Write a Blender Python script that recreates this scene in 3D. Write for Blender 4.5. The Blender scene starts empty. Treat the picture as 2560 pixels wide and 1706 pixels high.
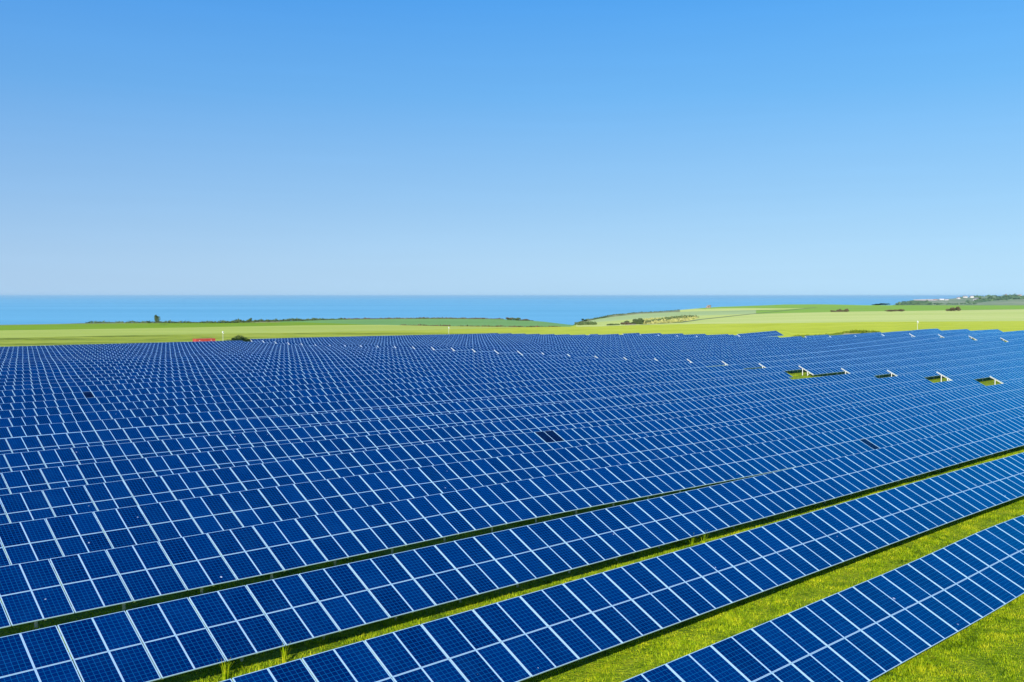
import bpy, math, random
import numpy as np
from mathutils import Matrix, Vector
random.seed(7); RNG = np.random.default_rng(7)
sc = bpy.context.scene
C = sc.collection

# ------------------------------------------------------------------ camera
FPX = 2411.14; PITCH = math.radians(2.6832)
CZ = 12.0                                    # height of the drone above the datum
cam_d = bpy.data.cameras.new('camera'); cam = bpy.data.objects.new('camera', cam_d); C.objects.link(cam)
cam.location = (0, 0, CZ); cam.rotation_euler = (math.pi/2 - PITCH, 0, 0)
cam_d.sensor_width = 36; cam_d.lens = 36*FPX/2560; cam_d.clip_start = 0.5; cam_d.clip_end = 900000
sc.camera = cam

# ------------------------------------------------------------------ light
SA = math.sin(math.radians(47.348)); CA = math.cos(math.radians(47.348))
R = np.array([SA, CA, 0.0]); N = np.array([-CA, SA, 0.0])     # along the rows / away from the viewer
SUN_EL = math.radians(27.5)
lh = 0.815*(-R) + 0.58*(-N); lh /= np.linalg.norm(lh)        # horizontal direction towards the sun
sun_az = math.atan2(lh[0], lh[1])
sl = bpy.data.lights.new('sun', 'SUN'); sl.energy = 5.0; sl.angle = math.radians(0.5); sl.color = (1.0, 0.93, 0.82)
so = bpy.data.objects.new('sun', sl); C.objects.link(so)
sdir = Vector((lh[0]*math.cos(SUN_EL), lh[1]*math.cos(SUN_EL), math.sin(SUN_EL)))
so.rotation_euler = (-sdir).to_track_quat('-Z', 'Y').to_euler(); so.location = (0, 0, 60)

w = bpy.data.worlds.new('World'); sc.world = w; w.use_nodes = True
nt = w.node_tree; nt.nodes.clear()
L = nt.links.new
out = nt.nodes.new('ShaderNodeOutputWorld'); bg = nt.nodes.new('ShaderNodeBackground')
sky = nt.nodes.new('ShaderNodeTexSky'); sky.sky_type = 'NISHITA'; sky.sun_disc = False
sky.sun_elevation = SUN_EL; sky.sun_rotation = sun_az % (2*math.pi)
sky.altitude = 30; sky.air_density = 1.0; sky.dust_density = 0.6; sky.ozone_density = 2.0
# the photograph's sky colours, by height above the horizon (the same all round the compass)
tc = nt.nodes.new('ShaderNodeTexCoord'); sep = nt.nodes.new('ShaderNodeSeparateXYZ'); L(tc.outputs['Generated'], sep.inputs[0])
rp = nt.nodes.new('ShaderNodeValToRGB'); L(sep.outputs['Z'], rp.inputs[0])
rp.color_ramp.interpolation = 'EASE'
def lin(r, g, b):
    f = lambda c: (c/255/12.92) if c/255 <= 0.04045 else ((c/255+0.055)/1.055)**2.4
    return (f(r), f(g), f(b), 1)
SKY = [(0.0, (180, 216, 249)), (0.035, (172, 211, 248)), (0.10, (148, 197, 245)), (0.20, (108, 178, 244)),
       (0.33, (62, 154, 242)), (0.6, (10, 112, 226)), (1.0, (4, 84, 200))]
els = rp.color_ramp.elements
while len(els) > 1: els.remove(els[-1])
els[0].position = 0.0; els[0].color = lin(*SKY[0][1])
for p, c in SKY[1:]:
    e = els.new(p); e.color = lin(*c)
rp.color_ramp.interpolation = 'LINEAR'
# slow east-west change: warmer / brighter to the right of the view, greyer to the left
mr = nt.nodes.new('ShaderNodeMapRange'); L(sep.outputs['X'], mr.inputs[0])
mr.inputs[1].default_value = -0.5; mr.inputs[2].default_value = 0.5; mr.inputs[3].default_value = 0.0; mr.inputs[4].default_value = 1.0
tint = nt.nodes.new('ShaderNodeMix'); tint.data_type = 'RGBA'; L(mr.outputs[0], tint.inputs[0])
tint.inputs[6].default_value = (0.90, 0.90, 0.91, 1); tint.inputs[7].default_value = (1.05, 1.11, 1.05, 1)
mu = nt.nodes.new('ShaderNodeMix'); mu.data_type = 'RGBA'; mu.blend_type = 'MULTIPLY'; mu.inputs[0].default_value = 1
L(rp.outputs[0], mu.inputs[6]); L(tint.outputs[2], mu.inputs[7])
wm = nt.nodes.new('ShaderNodeMapping'); wm.inputs['Scale'].default_value = (3, 3, 60); L(tc.outputs['Generated'], wm.inputs[0])
wz = nt.nodes.new('ShaderNodeTexNoise'); wz.inputs['Scale'].default_value = 1.4; wz.inputs['Detail'].default_value = 5; L(wm.outputs[0], wz.inputs[0])
wr = nt.nodes.new('ShaderNodeMapRange'); L(wz.outputs[0], wr.inputs[0]); wr.inputs[1].default_value = 0.45; wr.inputs[2].default_value = 0.75; wr.inputs[3].default_value = 1.0; wr.inputs[4].default_value = 1.02
wv = nt.nodes.new('ShaderNodeVectorMath'); wv.operation = 'SCALE'; L(mu.outputs[2], wv.inputs[0]); L(wr.outputs[0], wv.inputs['Scale'])
sc1 = nt.nodes.new('ShaderNodeVectorMath'); sc1.operation = 'SCALE'; L(wv.outputs[0], sc1.inputs[0]); sc1.inputs['Scale'].default_value = 0.785/0.10
mixs = nt.nodes.new('ShaderNodeMix'); mixs.data_type = 'RGBA'; mixs.inputs[0].default_value = 0.94
L(sky.outputs[0], mixs.inputs[6]); L(sc1.outputs[0], mixs.inputs[7])
L(mixs.outputs[2], bg.inputs[0]); bg.inputs[1].default_value = 0.10; L(bg.outputs[0], out.inputs[0])

vs = sc.view_settings; vs.view_transform = 'Standard'; vs.look = 'None'; vs.exposure = 0.35; vs.gamma = 1; vs.use_curve_mapping = False

# ------------------------------------------------------------------ helpers
def tag(o, label=None, cat=None, group=None, kind=None):
    if label: o['label'] = label
    if cat: o['category'] = cat
    if group: o['group'] = group
    if kind: o['kind'] = kind
    return o
def link(o, parent=None):
    C.objects.link(o)
    if parent is not None: o.parent = parent
    return o
def empty(name, loc, rz=0, **k):
    o = bpy.data.objects.new(name, None); o.empty_display_size = 0.2
    o.location = loc; o.rotation_euler = (0, 0, rz); link(o); return tag(o, **k)
def mesh_np(name, V, F, mats, mi=None, uv=None, smooth=False, attr=None):
    """V (n,3), F (m,3|4) arrays -> mesh data"""
    me = bpy.data.meshes.new(name)
    V = np.asarray(V, np.float32); F = np.asarray(F, np.int32); k = F.shape[1]
    me.vertices.add(len(V)); me.vertices.foreach_set('co', V.ravel())
    me.loops.add(F.size); me.loops.foreach_set('vertex_index', F.ravel())
    me.polygons.add(len(F)); me.polygons.foreach_set('loop_start', np.arange(len(F), dtype=np.int32)*k)
    try: me.polygons.foreach_set('loop_total', np.full(len(F), k, np.int32))
    except Exception: pass
    for m in (mats if isinstance(mats, (list, tuple)) else [mats]): me.materials.append(m)
    if mi is not None: me.polygons.foreach_set('material_index', np.asarray(mi, np.int32))
    if uv is not None:
        u = me.uv_layers.new(name='UVMap'); u.data.foreach_set('uv', np.asarray(uv, np.float32).ravel())
    if attr is not None:
        a = me.attributes.new('tone', 'FLOAT', 'FACE'); a.data.foreach_set('value', np.asarray(attr, np.float32))
    me.polygons.foreach_set('use_smooth', np.full(len(F), bool(smooth)))
    me.update(calc_edges=True); me.validate(); return me
def obj(name, me, parent=None, **k):
    o = bpy.data.objects.new(name, me); link(o, parent); return tag(o, **k)
BOXF = np.array([[0,3,2,1],[4,5,6,7],[0,1,5,4],[1,2,6,5],[2,3,7,6],[3,0,4,7]])
class MB:
    def __init__(s): s.V = []; s.F = []; s.n = 0
    def add(s, V, F): s.V.append(np.asarray(V, float)); s.F.append(np.asarray(F)+s.n); s.n += len(V)
    def box(s, x0, x1, y0, y1, z0, z1):
        s.add([(x0,y0,z0),(x1,y0,z0),(x1,y1,z0),(x0,y1,z0),(x0,y0,z1),(x1,y0,z1),(x1,y1,z1),(x0,y1,z1)], BOXF)
    def bar(s, a, b, w1, w2, up=(0, 0, 1)):
        a = np.array(a, float); b = np.array(b, float); d = b-a; d /= np.linalg.norm(d)
        x = np.cross(d, up)
        if np.linalg.norm(x) < 1e-4: x = np.cross(d, (1, 0, 0))
        x /= np.linalg.norm(x); y = np.cross(x, d)
        q = [(-1,-1),(1,-1),(1,1),(-1,1)]
        s.add([a+x*w1/2*i+y*w2/2*j for i, j in q]+[b+x*w1/2*i+y*w2/2*j for i, j in q], BOXF)
    def tube(s, a, b, r1, r2, n=8):
        a = np.array(a, float); b = np.array(b, float); d = b-a; d /= np.linalg.norm(d)
        x = np.cross(d, (0, 0, 1)); x = np.array([1., 0, 0]) if np.linalg.norm(x) < 1e-4 else x/np.linalg.norm(x); y = np.cross(x, d)
        V = [a+(x*math.cos(t)+y*math.sin(t))*r1 for t in np.arange(n)*2*math.pi/n]+[b+(x*math.cos(t)+y*math.sin(t))*r2 for t in np.arange(n)*2*math.pi/n]
        s.add(V, [[i, (i+1) % n, n+(i+1) % n, n+i] for i in range(n)])
        s.add([V[n+i] for i in range(n)]+[b], [[i, (i+1) % n, n, n] for i in range(n)])
    def mesh(s, name, mat, smooth=False):
        V = np.concatenate(s.V); F = np.concatenate(s.F)
        me = bpy.data.meshes.new(name); me.from_pydata(V.tolist(), [], [list(dict.fromkeys(f)) for f in F.tolist()])
        me.materials.append(mat)
        if smooth: me.polygons.foreach_set('use_smooth', np.ones(len(me.polygons), bool))
        me.update(); return me
    def build(s, name, mat, parent=None, smooth=False, **k): return obj(name, s.mesh(name, mat, smooth), parent, **k)

def mat(name, col, rough=0.6, metal=0.0, spec=0.5):
    m = bpy.data.materials.new(name); m.use_nodes = True
    b = m.node_tree.nodes['Principled BSDF']; b.inputs['Base Color'].default_value = (*col, 1)
    b.inputs['Roughness'].default_value = rough; b.inputs['Metallic'].default_value = metal
    b.inputs['Specular IOR Level'].default_value = spec
    return m
def nd(t, ty, **k):
    n = t.nodes.new(ty)
    for a, v in k.items(): setattr(n, a, v)
    return n
def noise_mat(name, cols, scales, rough=0.85, spec=0.15, bump=0.0, bscale=20, stretch=(1, 1, 1), rot=0.0, detail=6, pos=(0.35, 0.5, 0.65), transl=0.0, bdist=0.05):
    """three-colour procedural surface: two noises in world space drive a ramp"""
    m = bpy.data.materials.new(name); m.use_nodes = True; t = m.node_tree; b = t.nodes['Principled BSDF']
    g = nd(t, 'ShaderNodeNewGeometry'); mp = nd(t, 'ShaderNodeMapping'); t.links.new(g.outputs['Position'], mp.inputs[0])
    mp.inputs['Scale'].default_value = stretch; mp.inputs['Rotation'].default_value = (0, 0, rot)
    mp.vector_type = 'POINT'
    n1 = nd(t, 'ShaderNodeTexNoise'); n1.inputs['Scale'].default_value = scales[0]; n1.inputs['Detail'].default_value = detail; n1.inputs['Roughness'].default_value = 0.6
    n2 = nd(t, 'ShaderNodeTexNoise'); n2.inputs['Scale'].default_value = scales[1]; n2.inputs['Detail'].default_value = detail; n2.inputs['Roughness'].default_value = 0.65
    t.links.new(mp.outputs[0], n1.inputs[0]); t.links.new(mp.outputs[0], n2.inputs[0])
    mx = nd(t, 'ShaderNodeMath', operation='ADD'); mx.use_clamp = False
    h1 = nd(t, 'ShaderNodeMath', operation='MULTIPLY'); h1.inputs[1].default_value = 0.5
    h2 = nd(t, 'ShaderNodeMath', operation='MULTIPLY'); h2.inputs[1].default_value = 0.5
    t.links.new(n1.outputs[0], h1.inputs[0]); t.links.new(n2.outputs[0], h2.inputs[0]); t.links.new(h1.outputs[0], mx.inputs[0]); t.links.new(h2.outputs[0], mx.inputs[1])
    r = nd(t, 'ShaderNodeValToRGB'); t.links.new(mx.outputs[0], r.inputs[0])
    e = r.color_ramp.elements; e[0].position = pos[0]; e[0].color = (*cols[0], 1); e[1].position = pos[2]; e[1].color = (*cols[-1], 1)
    if len(cols) > 2: q = e.new(pos[1]); q.color = (*cols[1], 1)
    t.links.new(r.outputs[0], b.inputs['Base Color'])
    b.inputs['Roughness'].default_value = rough; b.inputs['Specular IOR Level'].default_value = spec
    if bump:
        n3 = nd(t, 'ShaderNodeTexNoise'); n3.inputs['Scale'].default_value = bscale; n3.inputs['Detail'].default_value = 5
        t.links.new(g.outputs['Position'], n3.inputs[0])
        bp = nd(t, 'ShaderNodeBump'); bp.inputs['Strength'].default_value = bump; bp.inputs['Distance'].default_value = bdist
        t.links.new(n3.outputs[0], bp.inputs['Height']); t.links.new(bp.outputs[0], b.inputs['Normal'])
    if transl:
        tr = nd(t, 'ShaderNodeBsdfTranslucent'); t.links.new(r.outputs[0], tr.inputs[0])
        ms = nd(t, 'ShaderNodeMixShader'); ms.inputs[0].default_value = transl
        o = [x for x in t.nodes if x.type == 'OUTPUT_MATERIAL'][0]
        t.links.new(b.outputs[0], ms.inputs[1]); t.links.new(tr.outputs[0], ms.inputs[2]); t.links.new(ms.outputs[0], o.inputs[0])
    return m

# ------------------------------------------------------------------ materials
def cell_mat(name, dark, mid, line, cellvar=0.25, sheen=1.0):
    """laminated polycrystalline module face: 6 x 10 cells, busbars, droppings, dust"""
    m = bpy.data.materials.new(name); m.use_nodes = True; t = m.node_tree; b = t.nodes['Principled BSDF']; lk = t.links.new
    uv = nd(t, 'ShaderNodeUVMap'); s = nd(t, 'ShaderNodeSeparateXYZ'); lk(uv.outputs[0], s.inputs[0])
    def M(op, a, c=None, clamp=False):
        n = nd(t, 'ShaderNodeMath', operation=op); n.use_clamp = clamp
        for i, v in enumerate((a, c)):
            if v is None: continue
            if isinstance(v, (int, float)): n.inputs[i].default_value = v
            else: lk(v, n.inputs[i])
        return n.outputs[0]
    cx = M('MULTIPLY', s.outputs['X'], 6); cy = M('MULTIPLY', s.outputs['Y'], 10)
    def edge(c, wdt):
        f = M('FRACT', c); d = M('ABSOLUTE', M('SUBTRACT', f, 0.5))
        return M('MULTIPLY', M('SUBTRACT', d, 0.5-wdt), 1/ (wdt*0.35), True)
    ex = edge(cx, 0.045); ey = edge(cy, 0.045)
    ln = M('MAXIMUM', ex, ey)
    # per-cell tone
    fx = M('FLOOR', cx); fy = M('FLOOR', cy)
    oi = nd(t, 'ShaderNodeObjectInfo'); at = nd(t, 'ShaderNodeAttribute'); at.attribute_name = 'tone'
    rnd = M('FRACT', M('ADD', oi.outputs['Random'], at.outputs['Fac']))
    cb = nd(t, 'ShaderNodeCombineXYZ'); lk(fx, cb.inputs[0]); lk(fy, cb.inputs[1]); lk(M('MULTIPLY', rnd, 97), cb.inputs[2])
    wn = nd(t, 'ShaderNodeTexWhiteNoise'); lk(cb.outputs[0], wn.inputs[0])
    tone = M('ADD', M('MULTIPLY', wn.outputs[0], cellvar), M('MULTIPLY', rnd, 0.45))
    mc = nd(t, 'ShaderNodeMix', data_type='RGBA'); lk(tone, mc.inputs[0]); mc.inputs[6].default_value = (*dark, 1); mc.inputs[7].default_value = (*mid, 1)
    ml = nd(t, 'ShaderNodeMix', data_type='RGBA'); lk(M('MULTIPLY', ln, 0.8), ml.inputs[0]); lk(mc.outputs[2], ml.inputs[6]); ml.inputs[7].default_value = (*line, 1)
    # droppings: rare pale specks fixed to the place
    g = nd(t, 'ShaderNodeNewGeometry')
    vo = nd(t, 'ShaderNodeTexVoronoi'); vo.inputs['Scale'].default_value = 1.15; lk(g.outputs['Position'], vo.inputs[0])
    nz = nd(t, 'ShaderNodeTexNoise'); nz.inputs['Scale'].default_value = 14; lk(g.outputs['Position'], nz.inputs[0])
    rad = M('MULTIPLY', M('FRACT', M('MULTIPLY', vo.outputs['Color'], 7.3)), 0.075)
    sp = M('LESS_THAN', M('ADD', vo.outputs['Distance'], M('MULTIPLY', M('SUBTRACT', nz.outputs[0], 0.5), 0.06)), M('SUBTRACT', rad, 0.024))
    md = nd(t, 'ShaderNodeMix', data_type='RGBA'); lk(M('MULTIPLY', sp, 0.75), md.inputs[0]); lk(ml.outputs[2], md.inputs[6]); md.inputs[7].default_value = (0.55, 0.62, 0.7, 1)
    # thin film of dust
    n2 = nd(t, 'ShaderNodeTexNoise'); n2.inputs['Scale'].default_value = 0.9; n2.inputs['Detail'].default_value = 6; lk(g.outputs['Position'], n2.inputs[0])
    du = M('MULTIPLY', M('SUBTRACT', n2.outputs[0], 0.45, True), 0.16, True)
    mf = nd(t, 'ShaderNodeMix', data_type='RGBA'); lk(du, mf.inputs[0]); lk(md.outputs[2], mf.inputs[6]); mf.inputs[7].default_value = (0.02, 0.16, 0.40, 1)
    lk(mf.outputs[2], b.inputs['Base Color'])
    b.inputs['Specular Tint'].default_value = (0.16, 0.72, 1.0, 1); b.inputs['IOR'].default_value = 1.5; b.inputs['Specular IOR Level'].default_value = 0.5
    b.inputs['Specular IOR Level'].default_value = 0.0; b.inputs['Roughness'].default_value = 0.6
    fr = nd(t, 'ShaderNodeFresnel'); fr.inputs['IOR'].default_value = 1.95
    gl = nd(t, 'ShaderNodeBsdfGlossy'); gl.inputs['Color'].default_value = (0.05, 0.86, 1.0, 1)
    lk(M('ADD', M('MULTIPLY', n2.outputs[0], 0.14), 0.08), gl.inputs['Roughness'])
    ms = nd(t, 'ShaderNodeMixShader'); lk(M('MULTIPLY', M('POWER', fr.outputs[0], 1.5), 2.1*sheen, True), ms.inputs[0]); lk(b.outputs[0], ms.inputs[1]); lk(gl.outputs[0], ms.inputs[2])
    lk(ms.outputs[0], [x for x in t.nodes if x.type == 'OUTPUT_MATERIAL'][0].inputs[0])
    return m
M_CELL = cell_mat('module_face', (0.0, 0.0035, 0.044), (0.0, 0.021, 0.122), (0.003, 0.125, 0.30))
M_CELLD = cell_mat('module_face_dark', (0.0004, 0.002, 0.018), (0.0006, 0.004, 0.032), (0.006, 0.03, 0.10), sheen=0.3)
M_ALU = mat('module_frame', (0.45, 0.68, 0.80), 0.42, 0.2)
M_GALV = mat('galvanised_steel', (0.78, 0.77, 0.76), 0.45, 0.25)
M_WHITE = mat('white_enamel', (0.82, 0.82, 0.80), 0.4)
M_BACK = mat('module_backsheet', (0.55, 0.56, 0.58), 0.7)

G_NEAR = noise_mat('near_grass', [(0.04, 0.085, 0.001), (0.18, 0.27, 0.002), (0.36, 0.40, 0.012)], (0.9, 4.0), bump=1.0, bscale=9, bdist=0.12, pos=(0.34, 0.48, 0.64))
G_BLADE = noise_mat('grass_blade', [(0.05, 0.12, 0.001), (0.28, 0.42, 0.002), (0.58, 0.60, 0.015)], (1.1, 5.0), rough=0.6, spec=0.2, transl=0.3, pos=(0.40, 0.49, 0.60))
rotF = -math.atan2(N[0], N[1])
F_ROUGH = noise_mat('rough_grass', [(0.15, 0.20, 0.006), (0.34, 0.42, 0.018), (0.44, 0.49, 0.05)], (0.05, 0.35), bump=0.6, bscale=0.7, bdist=0.7, stretch=(0.25, 1, 1), pos=(0.43, 0.49, 0.57))
F_WHEATL = noise_mat('pale_wheat', [(0.42, 0.51, 0.06), (0.48, 0.57, 0.08), (0.55, 0.61, 0.11)], (0.03, 0.3), stretch=(0.08, 1, 1), pos=(0.42, 0.5, 0.58))
F_GREEN = noise_mat('young_crop', [(0.20, 0.34, 0.0), (0.24, 0.39, 0.0005), (0.27, 0.42, 0.002)], (0.02, 0.4), stretch=(0.2, 1, 1))
F_GREENR = noise_mat('far_green_crop', [(0.24, 0.42, 0.025), (0.28, 0.48, 0.035), (0.31, 0.50, 0.045)], (0.02, 0.3), stretch=(0.15, 1, 1))
F_MID = noise_mat('blue_green_crop', [(0.17, 0.34, 0.07), (0.20, 0.40, 0.085), (0.23, 0.43, 0.095)], (0.02, 0.35), stretch=(0.2, 1, 1))
F_LIME = noise_mat('lime_crop', [(0.42, 0.48, 0.015), (0.55, 0.62, 0.028), (0.63, 0.68, 0.05)], (0.03, 0.4), bump=0.3, bscale=0.8, bdist=0.4, stretch=(0.2, 1, 1), pos=(0.36, 0.46, 0.6))
def blend_x(m, other_cols, x0, x1):
    """the crop itself changes from rough grass (west) to lime crop (east)"""
    t = m.node_tree; b = t.nodes['Principled BSDF']; lk = b.inputs['Base Color'].links[0]; src = lk.from_socket
    r0 = src.node; r = nd(t, 'ShaderNodeValToRGB'); t.links.new(r0.inputs[0].links[0].from_socket, r.inputs[0])
    e = r.color_ramp.elements; e[0].position = 0.36; e[0].color = (*other_cols[0], 1); e[1].position = 0.62; e[1].color = (*other_cols[2], 1); q = e.new(0.48); q.color = (*other_cols[1], 1)
    g = nd(t, 'ShaderNodeNewGeometry'); s = nd(t, 'ShaderNodeSeparateXYZ'); t.links.new(g.outputs['Position'], s.inputs[0])
    mr = nd(t, 'ShaderNodeMapRange'); t.links.new(s.outputs['X'], mr.inputs[0]); mr.inputs[1].default_value = x0; mr.inputs[2].default_value = x1
    mx = nd(t, 'ShaderNodeMix', data_type='RGBA'); t.links.new(mr.outputs[0], mx.inputs[0]); t.links.new(src, mx.inputs[6]); t.links.new(r.outputs[0], mx.inputs[7]); t.links.new(mx.outputs[2], b.inputs['Base Color'])
blend_x(F_ROUGH, [(0.42, 0.48, 0.015), (0.55, 0.62, 0.028), (0.63, 0.68, 0.05)], -110, 60)
F_WHEATR = noise_mat('ripening_wheat', [(0.54, 0.63, 0.12), (0.61, 0.69, 0.155), (0.68, 0.72, 0.20)], (0.02, 0.12), stretch=(0.06, 1, 1), pos=(0.42, 0.5, 0.58))
F_VALL = noise_mat('valley_crop', [(0.37, 0.50, 0.16), (0.46, 0.58, 0.19), (0.54, 0.64, 0.22)], (0.012, 0.15), stretch=(0.4, 1, 1))
F_SCRUB = noise_mat('coast_scrub_ground', [(0.10, 0.13, 0.05), (0.24, 0.27, 0.09), (0.46, 0.42, 0.22)], (0.03, 0.25))
F_CLIFF = noise_mat('chalk_cliff', [(0.35, 0.30, 0.22), (0.6, 0.55, 0.45), (0.7, 0.66, 0.58)], (0.02, 0.2))
M_LEAF_D = noise_mat('dark_leaf', [(0.006, 0.018, 0.004), (0.014, 0.040, 0.006), (0.032, 0.070, 0.010)], (0.5, 3.0), rough=0.6, transl=0.15)
M_LEAF = noise_mat('bush_leaf', [(0.045, 0.080, 0.025), (0.10, 0.15, 0.045), (0.20, 0.24, 0.08)], (0.3, 2.0), rough=0.6, transl=0.2)
M_LEAF_B = noise_mat('brown_leaf', [(0.08, 0.06, 0.035), (0.14, 0.11, 0.055), (0.18, 0.17, 0.07)], (0.3, 2.0), rough=0.7, transl=0.1)
M_BARK = mat('bark', (0.09, 0.07, 0.05), 0.9)
M_FAR = noise_mat('far_wood_leaf', [(0.045, 0.10, 0.065), (0.10, 0.18, 0.085), (0.18, 0.27, 0.10)], (0.02, 0.12), rough=0.8)

# ------------------------------------------------------------------ photograph -> place
cp, sp_ = math.cos(PITCH), math.sin(PITCH)
def ray(u, y):
    xc = (u-1280)/FPX; up = (853-y)/FPX
    return np.array([xc, cp+sp_*up, -sp_+cp*up])
def at_depth(u, y, Y):
    d = ray(u, y); return d*(Y/d[1])
def at_height(u, y, z):
    d = ray(u, y); return d*(z/d[2])
def at_row(u, y, q):
    d = ray(u, y); p = d*(q/(d @ N)); return p @ R, p[2]
def proj(p):
    fw = p[1]*cp-p[2]*sp_; up = p[1]*sp_+p[2]*cp
    return 1280+FPX*p[0]/fw, 853-FPX*up/fw
def row_q(k): return {-3: 15.882, -2: 22.716, -1: 29.807}.get(k, 37.08+7.15*k)
# heights of the rows' upper edges, surveyed per row at eight bearings
COLS = {
 0: [(-1,1593.6),(0,1416),(1,1311.4),(2,1238.5),(3,1182),(4,1135.9),(5,1097.2),(6,1068.9),(7,1046.7),(8,1026.8),(9,1009.7),(10,992.7),(11,976.8),(12,965.1),(13,955.9),(14,947.8),(15,938.6),(16,928.6),(17,920.2),(18,913.8),(19,907.7),(20,903.6),(21,899.5),(22,896.4),(23,891.1),(24,886.3),(25,882.4),(26,878.6),(27,874.5),(28,872),(29,869.7),(30,867.3),(31,864.6)],
 400: [(0,1352.6),(1,1256.5),(2,1190),(3,1140.7),(4,1100.2),(5,1064.2),(6,1038.9),(7,1018.3),(8,1000.1),(9,983.5),(10,968.9),(11,954.6),(12,944.4),(13,936.7),(14,928.2),(15,919.5),(16,911.2),(17,904.9),(18,899),(19,893.7),(20,890.3),(21,887.3),(22,883.2),(23,879.3),(24,875.5),(25,872),(26,869),(27,865.8),(28,862.8),(29,860),(30,856.6),(31,854)],
 800: [(0,1286),(1,1201),(2,1141),(3,1101.4),(4,1064.4),(5,1034.2),(6,1007.6),(7,989.4),(8,972.3),(9,958.9),(10,944),(11,933.3),(12,922.6),(13,915.7),(14,907.5),(15,899.5),(16,892.9),(17,887.3),(18,882.7),(19,878.1),(20,874.8),(21,871.7),(22,868.8),(23,866.2),(24,864.2),(25,862.2),(26,859.6),(27,856.4),(28,853.2),(29,849.9),(30,846.6),(31,843.4)],
 1200: [(0,1217),(1,1148.6),(2,1093.8),(3,1058.7),(4,1027.4),(5,1000.6),(6,975.3),(7,960.4),(8,944.7),(9,932.5),(10,919.8),(11,909.5),(12,900.7),(13,893.5),(14,887),(15,880.1),(16,875.5),(17,871),(18,865.6),(19,861.5),(20,858.5),(21,856),(22,853.6),(23,851.3),(24,849.1),(25,847),(26,844.6),(27,842.4),(28,840.3),(29,838.3),(30,836.4),(31,834.5)],
 1600: [(-1,1252.5),(0,1155),(1,1095),(2,1055.5),(3,1017.2),(4,988.3),(5,967.7),(6,944.7),(7,930.6),(8,916.8),(9,905.3),(10,897.5),(11,890),(12,883),(13,876.6),(14,870.5),(15,864.3),(16,859),(17,854),(18,849.7),(19,845.7),(20,842),(21,838.4),(22,835.2),(23,832.4)],
 2000: [(-1,1166.3),(0,1091.5),(1,1039.7),(2,1003.2),(3,970.4),(4,947.6),(5,930),(6,912.8),(7,898.7),(8,885.5),(9,874.5),(10,865.2),(11,857),(12,850.5),(13,845),(14,840.8),(15,837.2),(16,830),(17,822)],
 2400: [(-2,1174.5),(-1,1075.9),(0,1020),(1,975.5),(2,949),(3,921),(4,903),(5,886.5),(6,870.5),(7,856),(8,840.5),(9,829),(10,824)],
 2560: [(-3,1290),(-2,1131.5),(-1,1040),(0,990.4),(1,951.6),(2,928.5),(3,900.7),(4,882.5),(5,866),(6,850),(7,836),(8,826)],
}
PTS = {k: [] for k in range(-3, 32)}
FIT = {-3: (-10.00544, .0110910, -.0167530, (24, 36, 46)), -2: (-9.72420, -.00552, .007642, (13, 20, 28, 36, 45)),
       -1: (-9.63994, -.010493, .0078118, (9.1, 16, 24, 32, 37)), 0: (-9.34471, -.028133, .0515825, (11.2, 17, 22, 26))}
for k, (h, g, c, ss) in FIT.items():
    PTS[k] += [(s, h+g*s+c*s*s/100) for s in ss]
for u, lst in COLS.items():
    for k, y in lst:
        if k == 0 and u in (400, 800): continue
        PTS[k].append(at_row(u, y, row_q(k)))
for k, u, y in ((10, 2320, 829), (11, 2303, 824), (11, 2200, 835), (12, 2240, 829), (13, 2180, 832), (12, 2120, 840)):
    PTS[k].append(at_row(u, y, row_q(k)))
for k in PTS:
    PTS[k].sort()
def hermite(xs, ys, x):
    xs = np.array(xs); ys = np.array(ys); m = np.gradient(ys, xs) if len(xs) > 2 else np.full(len(xs), (ys[-1]-ys[0])/(xs[-1]-xs[0]))
    x = np.atleast_1d(x).astype(float); xe = np.clip(x, xs[0], xs[-1])
    i = np.clip(np.searchsorted(xs, xe)-1, 0, len(xs)-2); h = xs[i+1]-xs[i]; t = (xe-xs[i])/h
    y = (1+2*t)*(1-t)**2*ys[i]+t*(1-t)**2*h*m[i]+t*t*(3-2*t)*ys[i+1]+t*t*(t-1)*h*m[i+1]
    return y
SG = np.arange(-120, 330, 1.0)
ZT = {k: hermite([p[0] for p in PTS[k]], [p[1] for p in PTS[k]], SG) for k in PTS}
for k in ZT:                                               # take out reading noise along the row
    z = np.pad(ZT[k], 4, mode='edge'); ZT[k] = np.convolve(z, np.ones(9)/9, 'valid')
def ztop(k, s): return np.interp(s, SG, ZT[k])
TOPH = 1.98
QG = np.array([row_q(k)-1.35 for k in range(-3, 32)])
ZM = np.stack([ZT[k] for k in range(-3, 32)])-TOPH
def ground(x, y):
    """ground height relative to the camera, inside the array"""
    q = x*N[0]+y*N[1]; s = x*R[0]+y*R[1]
    fi = np.interp(q, QG, np.arange(len(QG))); si = np.interp(s, SG, np.arange(len(SG)))
    i = np.minimum(fi.astype(int), len(QG)-2); j = np.minimum(si.astype(int), len(SG)-2); a = fi-i; b = si-j
    win = lambda v, v0, v1, e: np.clip((v-v0)/e, 0, 1)*np.clip((v1-v)/e, 0, 1)
    rise = .40*np.maximum(win(s, 127, 137, 2)*win(q, 43, 84, 4), win(s, 116, 137, 3)*win(q, 68, 82, 3))
    return rise+(ZM[i, j]*(1-a)*(1-b)+ZM[i+1, j]*a*(1-b)+ZM[i, j+1]*(1-a)*b+ZM[i+1, j+1]*a*b)

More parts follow.
